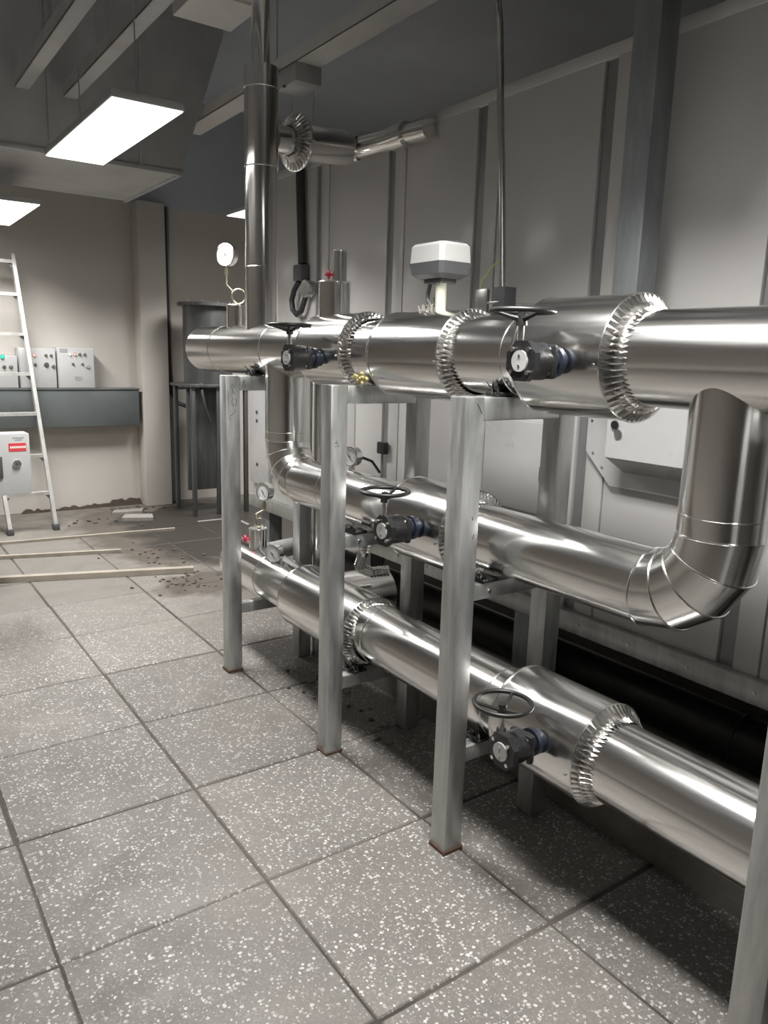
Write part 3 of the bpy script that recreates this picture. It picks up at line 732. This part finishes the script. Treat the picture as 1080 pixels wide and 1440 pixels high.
# big duct drop (tapered) and horizontal services
bd = thing('air_duct', 'big tapered galvanized air duct box hanging at the far end', 'duct', (1.6, 6.2, 2.8))
o = MB()
bot = [(.60, 5.56), (2.09, 5.56), (2.09, 6.85), (.60, 6.85)]; topq = [(.60, 5.50), (2.40, 5.50), (2.40, 6.95), (.60, 6.95)]
o.add([(x, y, 2.80) for x, y in bot] + [(x, y, 3.74) for x, y in topq] + [(x, y, CEIL - .002) for x, y in topq],
      [(3, 2, 1, 0), (0, 1, 5, 4), (1, 2, 6, 5), (2, 3, 7, 6), (3, 0, 4, 7), (4, 5, 9, 8), (5, 6, 10, 9), (6, 7, 11, 10), (7, 4, 8, 11), (8, 9, 10, 11)])
o.build('duct_body', 'duct', bd, smooth=False)
MB().bbox((.585, 5.545, 2.79), (2.105, 5.575, 2.82), .003).build('flange', 'duct', bd)
MB().bbox((2.075, 5.55, 2.79), (2.105, 6.865, 2.82), .003).build('flange', 'duct', bd)
for xx in (1.22, 1.80):
    MB().add([(xx, 5.545, 2.81), (xx + .02, 5.545, 2.81), (xx + .02, 5.475, 3.73), (xx, 5.475, 3.73), (xx, 5.565, 2.81), (xx + .02, 5.565, 2.81), (xx + .02, 5.505, 3.73), (xx, 5.505, 3.73)],
             [(0, 1, 2, 3), (7, 6, 5, 4), (0, 4, 5, 1), (1, 5, 6, 2), (2, 6, 7, 3), (3, 7, 4, 0)]).build('stiffener', 'duct', bd, smooth=False)
hd = thing('ceiling_duct', 'pale flanged rectangular duct running along the ceiling in front of the riser', 'duct', (1.7, 2.4, 3.2))
MB().bbox((1.50, .2, 3.2), (1.81, 4.05, 3.46), .004).build('duct_body', 'duct_lt', hd)
for k in range(7):
    yy = .55 + k * .52
    MB().bbox((1.49, yy, 3.185), (1.82, yy + .02, 3.475), .003).build('flange', 'duct_lt', hd)
for yy in (.8, 2.2, 3.6):
    for xx in (1.53, 1.78): MB().cyl((xx, yy, 3.45), (xx, yy, CEIL - .001), .004, seg=6).build('hanger', 'steel', hd)
def tray(x0, x1, z, ya, yb, label, m_='duct'):
    t = thing('cable_tray', label, 'cable tray', ((x0 + x1) / 2, (ya + yb) / 2, z), 'cable trays under the ceiling')
    MB().bbox((x0, ya, z), (x1, yb, z + .012), .003, 1).build('tray_floor', m_, t)
    for xx in (x0, x1 - .006): MB().bbox((xx, ya, z), (xx + .006, yb, z + .08), .002, 1).build('tray_side', m_, t)
    yy = ya + .3
    while yy < min(yb, 5.2):
        for xx in (x0 + .01, x1 - .01): MB().cyl((xx, yy, z + .01), (xx, yy, CEIL - .001), .004, seg=6).build('hanger', 'steel', t)
        yy += 1.4
tray(2.27, 2.42, 3.2, 1.6, 6.0, 'pale cable tray passing behind the riser pipe', 'duct_lt')
tray(1.30, 1.38, 3.12, .2, 5.45, 'narrow cable tray beside the pale ceiling duct', 'duct')
tray(1.02, 1.10, 3.12, .2, 5.45, 'narrow cable tray over the panel lamps', 'duct')
jb = thing('junction_box', 'white square junction box hanging under the cable tray', 'box', (2.34, 4.3, 3.1))
MB().bbox((2.26, 4.18, 3.10), (2.43, 4.42, 3.199), .006).build('body', 'white', jb)
MB().cyl((2.25, 4.30, 3.10), (2.25, 4.30, 3.09), .01, seg=10).build('gland', 'ink', jb)

# ------------------------------------------------------------------ far wall equipment
tr = thing('wall_trunking', 'dark grey-green metal trunking fixed along the far wall', 'trunking', (1.2, 7.8, .83))
MB().bbox((.2, 7.66, .835), (2.40, 7.858, 1.195), .006).build('body', 'teal', tr)
MB().bbox((.2, 7.65, 1.185), (2.405, 7.858, 1.2), .003).build('lid', 'teal', tr)
def cbox(x0, x1, z0, z1, label, y=7.66, d=.19):
    t = thing('control_box', label, 'control box', ((x0 + x1) / 2, y + d / 2, z0), 'control boxes on the far wall')
    MB().bbox((x0, y + .012, z0), (x1, y + d, z1), .006).build('body', 'white', t)
    MB().bbox((x0 + .004, y, z0 + .004), (x1 - .004, y + .014, z1 - .004), .004).build('door', 'white', t)
    return t
def knob(t, x, z, r, m_, y=7.66, name='indicator'):
    o = MB().cyl((x, y, z), (x, y - .016, z), r, r * .8, seg=14).build(name, m_, t)
    MB().torus((x, y - .002, z), (0, 1, 0), r + .002, .003, 14, 6).build('bezel', 'steel', o)
c1 = cbox(1.655, 1.985, 1.2, 1.575, 'white control box with a grey plate at its top corner, beside bare wall')
for k, m_ in enumerate(('led_w', 'led_r', 'steel', 'steel')): knob(c1, 1.765 + .045 * k, 1.515, .011, m_)
for xx in (1.79, 1.875): knob(c1, xx, 1.425, .009, 'plastic_d', name='button')
knob(c1, 1.925, 1.40, .014, 'greyprint', name='switch')
MB().box((1.675, 7.657, 1.535), (1.745, 7.661, 1.568)).build('name_plate', 'greyprint', c1)
o = MB()
for k in range(3): o.box((1.80, 7.657, 1.275 + k * .014), (1.865, 7.661, 1.283 + k * .014))
o.build('printed_label', 'greyprint', c1)
c2 = cbox(1.325, 1.642, 1.2, 1.565, 'white control box half covered by the ladder rail')
knob(c2, 1.405, 1.50, .012, 'led_w'); knob(c2, 1.455, 1.50, .012, 'led_r'); knob(c2, 1.555, 1.50, .010, 'steel'); knob(c2, 1.60, 1.50, .010, 'steel')
knob(c2, 1.46, 1.415, .010, 'plastic_d', name='button'); knob(c2, 1.555, 1.415, .019, 'ink', name='switch'); knob(c2, 1.615, 1.40, .014, 'steel', name='lock')
c3 = cbox(.985, 1.312, 1.2, 1.49, 'white control box with a lit green lamp behind the ladder')
knob(c3, 1.19, 1.535 - .055, .016, 'led_g'); knob(c3, 1.20, 1.39, .012, 'plastic_d', name='switch'); knob(c3, 1.255, 1.39, .014, 'steel', name='lock')
vc = thing('vertical_cable', 'black cable running down the wall corner beside the pilaster', 'cable', (2.76, 7.8, .9))
MB().tube([(2.745, 7.77, WZ - .01), (2.75, 7.77, 2.0), (2.76, 7.77, 1.4), (2.77, 7.76, 1.15), (2.80, 7.70, 1.05), (2.86, 7.55, 1.02), (2.93, 7.42, 1.05)], .022, 10).build('cable_run', 'cable', vc)
MB().tube([(2.775, 7.76, 1.22), (2.84, 7.7, 1.20), (2.93, 7.5, 1.22)], .014, 8).build('cable_branch', 'cable', vc)
cb2 = MB().bbox((2.725, 7.80, 0), (2.80, 7.858, WZ), .004); tag(cb2.build('corner_duct', 'profile'), 'narrow dark vertical cable duct beside the pilaster', 'cable duct')

# steel tank on a frame at the far end
tk = thing('steel_tank', 'dull grey steel tank on a tall frame behind the header end', 'tank', (2.98, 7.2, 0))
for xx in (2.70, 2.95, 3.24):
    MB().bbox((xx - .02, 6.98, -.003), (xx + .02, 7.02, 1.25), .004).build('frame_leg', 'tank', tk)
for xx in (2.70, 3.24): MB().bbox((xx - .02, 7.44, -.003), (xx + .02, 7.48, 1.25), .004).build('frame_leg', 'tank', tk)
MB().bbox((2.66, 6.96, 1.24), (3.28, 7.50, 1.27), .004).build('frame_deck', 'tank', tk)
MB().bbox((2.72, 7.20, .22), (3.22, 7.24, 1.23), .004).build('rear_panel', 'tank', tk)
vessel = MB().cyl((2.95, 7.22, 1.27), (2.95, 7.22, 2.00), .235, seg=36).build('vessel', 'tank', tk)
MB().cyl((2.95, 7.22, 2.0), (2.95, 7.22, 2.03), .285, seg=36).build('lid_flange', 'tank', vessel)
for k in range(12):
    a = 2 * PI * k / 12
    MB().cyl((2.95 + .262 * math.cos(a), 7.22 + .262 * math.sin(a), 2.03), (2.95 + .262 * math.cos(a), 7.22 + .262 * math.sin(a), 2.05), .012, seg=6).build('lid_bolt', 'steel', vessel)
MB().tube([(2.80, 7.03, 1.27), (2.78, 6.97, 1.20), (2.80, 6.95, 1.05), (2.86, 6.97, .9)], .016, 8).build('drain_hose', 'cable', tk)

# ladder
ld = thing('ladder', 'worn white aluminium ladder leaning on the far wall', 'ladder', (1.24, 7.02, 0))
def P(a, b, t): return Vector(a).lerp(Vector(b), t)
La, Lb = (1.05, 6.99, .03), (.925, 7.60, 2.36); Ra, Rb_ = (1.425, 7.03, .03), (1.315, 7.60, 2.36)
def beam(a, b, w_, d_, name, m_, par):
    a = Vector(a); b = Vector(b); dz = (b - a).normalized(); ux = Vector((1, 0, 0)); ux = (ux - dz * ux.dot(dz)).normalized(); uy = dz.cross(ux)
    o = MB(); o.rings([[p + ux * sx * w_ / 2 + uy * sy * d_ / 2 for sx, sy in ((-1, -1), (1, -1), (1, 1), (-1, 1))] for p in (a, b)], cap0=True, cap1=True)
    return o.build(name, m_, par, smooth=False)
for a, b in ((La, Lb), (Ra, Rb_)):
    beam(a, b, .030, .065, 'rail', 'ladder', ld)
    ft = MB().bbox((a[0] - .026, a[1] - .045, -.003), (a[0] + .026, a[1] + .045, .055), .008).build('rubber_foot', 'plastic_d', ld)
for zr in (.32, .64, 1.0, 1.34, 1.68, 2.02, 2.30):
    t_ = (zr - .03) / (2.36 - .03)
    beam(P(La, Lb, t_), P(Ra, Rb_, t_), .034, .030, 'rung', 'ladder', ld) if False else None
    a = P(La, Lb, t_); b = P(Ra, Rb_, t_)
    o = MB(); o.rings([[Vector((x, p.y + dy, p.z + dz)) for dy, dz in ((-.03, -.014), (.03, -.014), (.03, .014), (-.03, .014))] for x, p in ((a.x + .012, a), (b.x - .012, b))], cap0=True, cap1=True)
    o.build('rung', 'ladder', ld, smooth=False)
    for p, s in ((a, 1), (b, -1)):
        MB().prism([(p.x, p.z - .012), (p.x + s * .05, p.z - .012), (p.x, p.z - .07)], 'y', p.y - .006, p.y + .006).build('brace', 'galv_dark', ld, smooth=False)

# near control box at the left on a slim stand
nb = thing('lock_box', 'pale grey electrical cabinet with red label and round lock in front of the ladder', 'electrical box', (.66, 5.05, 0))
MB().bbox((.42, 5.012, .70), (.895, 5.16, 1.063), .006).build('body', 'white', nb)
MB().bbox((.42, 5.0, .695), (.885, 5.014, 1.066), .004).build('door', 'white', nb)
MB().bbox((.48, 5.06, .0), (.54, 5.12, .705), .004).build('stand_post', 'galv', nb)
MB().bbox((.40, 5.00, -.002), (.62, 5.18, .008), .002).build('stand_base', 'galv', nb)
MB().bbox((.775, 4.9975, .958), (.872, 5.001, 1.008), .001, 1).build('red_label', 'redlabel', nb)
o = MB()
xx = .783
while xx < .864:
    o.box((xx, 4.9965, .977), (xx + .0075, 4.998, .990)); xx += .0098
o.build('label_print', 'print', nb)
o = MB()
for x0, x1, zz in ((.800, .858, 1.040), (.812, .845, 1.027)):
    xx = x0
    while xx < x1: o.box((xx, 4.9985, zz - .004), (xx + .006, 5.0005, zz + .004)); xx += .008
o.build('door_print', 'greyprint', nb)
lk = MB().cyl((.815, 5.0, .885), (.815, 4.985, .885), .021, seg=22); lk.torus((.815, 4.986, .885), (0, 1, 0), .020, .004, 22, 6)
lk = lk.build('lock', 'chrome', nb)
MB().bbox((.810, 4.980, .877), (.820, 4.987, .895), .001, 1).build('key_slot', 'ink', lk)
MB().bbox((.70, 4.985, .80), (.735, 5.002, .93), .004).build('vent_handle', 'ink', nb)

# ------------------------------------------------------------------ floor litter
def batten(a, b, w_, h, label):
    a = Vector(a); b = Vector(b); d = (b - a).normalized(); n = Vector((-d.y, d.x, 0))
    o = MB(); o.rings([[p + n * s * w_ / 2 + Vector((0, 0, z)) for s, z in ((-1, 0), (1, 0), (1, h), (-1, h))] for p in (a, b)], cap0=True, cap1=True)
    return tag(o.build('batten', 'batten', smooth=False), label, 'batten', 'long battens lying on the floor')
batten((.2, 6.74, -.002), (2.32, 6.52, -.002), .030, .022, 'thin long batten lying closest to the far wall')
batten((.2, 6.38, 0), (1.68, 5.97, 0), .035, .025, 'shorter batten lying between the two long ones')
batten((.1, 5.77, 0), (1.97, 5.17, 0), .055, .038, 'thick long batten lying nearest the pipe rack')
fr = thing('floor_drain', 'small pale metal drain frame set in the dark floor patch', 'drain', (2.85, 6.75, 0))
MB().bbox((2.62, 6.72, -.004), (3.0, 6.75, .008), .002, 1).build('bar', 'pvc', fr); MB().bbox((2.97, 6.4, -.004), (3.0, 6.75, .008), .002, 1).build('bar', 'pvc', fr)
def clod(x, y, s, m_, label, cat, group, flat=.6):
    bm = bmesh.new(); bmesh.ops.create_icosphere(bm, subdivisions=1, radius=1)
    for v in bm.verts:
        k = random.uniform(.7, 1.2); v.co = Vector((v.co.x * s * k * random.uniform(.8, 1.3), v.co.y * s * k, max(-.25 * s, v.co.z * s * k * flat)))
    me = bpy.data.meshes.new('clod'); bm.to_mesh(me); bm.free(); me.materials.append(MT[m_])
    o = bpy.data.objects.new('dirt_clod' if m_ == 'dirt' else 'mortar_chunk', me); COL.objects.link(o); o.location = (x, y, .2 * s); o.rotation_euler.z = random.uniform(0, 6)
    return tag(o, label, cat, group)
for k in range(44): clod(random.gauss(1.86, .13), random.gauss(4.93, .11), random.uniform(.004, .017), 'dirt', 'brown dirt clod in the heap at the end of the thick batten', 'dirt clod', 'dirt clods by the thick batten')
for k in range(40): clod(random.gauss(1.9, .17), random.gauss(5.75, .25), random.uniform(.004, .017), 'dirt', 'brown dirt clod scattered between the thick batten and the thin one', 'dirt clod', 'dirt clods between the battens')
for k in range(16): clod(random.gauss(1.9, .2), random.gauss(7.1, .15), random.uniform(.008, .024), 'dirt', 'brown dirt clod beside the broken tile piece and thin batten', 'dirt clod', 'dirt clods by the broken tiles')
for k in range(14): clod(random.gauss(2.2, .12), random.gauss(7.62, .06), random.uniform(.012, .035), 'dirt', 'brown dirt clod heaped at the foot of the pilaster wall', 'dirt clod', 'dirt clods at the wall foot')
def slab(pts, h, label):
    return tag(MB().prism(pts, 'z', -.002, h).build('broken_tile', 'rubble', smooth=False), label, 'tile piece')
slab([(2.02, 7.10), (2.28, 6.98), (2.33, 7.16), (2.10, 7.26)], .03, 'pale broken tile piece lying in dirt beside the batten end')
slab([(2.02, 7.42), (2.30, 7.38), (2.36, 7.52), (2.08, 7.55)], .02, 'pale broken tile piece lying close to the pilaster foot')
for k, (x, y, s) in enumerate(((1.78, 2.92, .03), (1.84, 2.86, .022), (1.75, 3.05, .018), (1.70, 2.42, .028), (1.73, 2.36, .02), (1.80, 2.50, .024))):
    clod(x, y, s, 'rubble', 'pale mortar chunk on the floor under the lower pipe', 'rubble', 'mortar chunks under the lower pipe')
for k in range(14): clod(random.uniform(1.62, 1.84), random.uniform(2.5, 3.25), random.uniform(.006, .016), 'dirt', 'dark dirt clod on the floor under the lower pipe', 'dirt clod', 'dirt clods under the pipe rack')
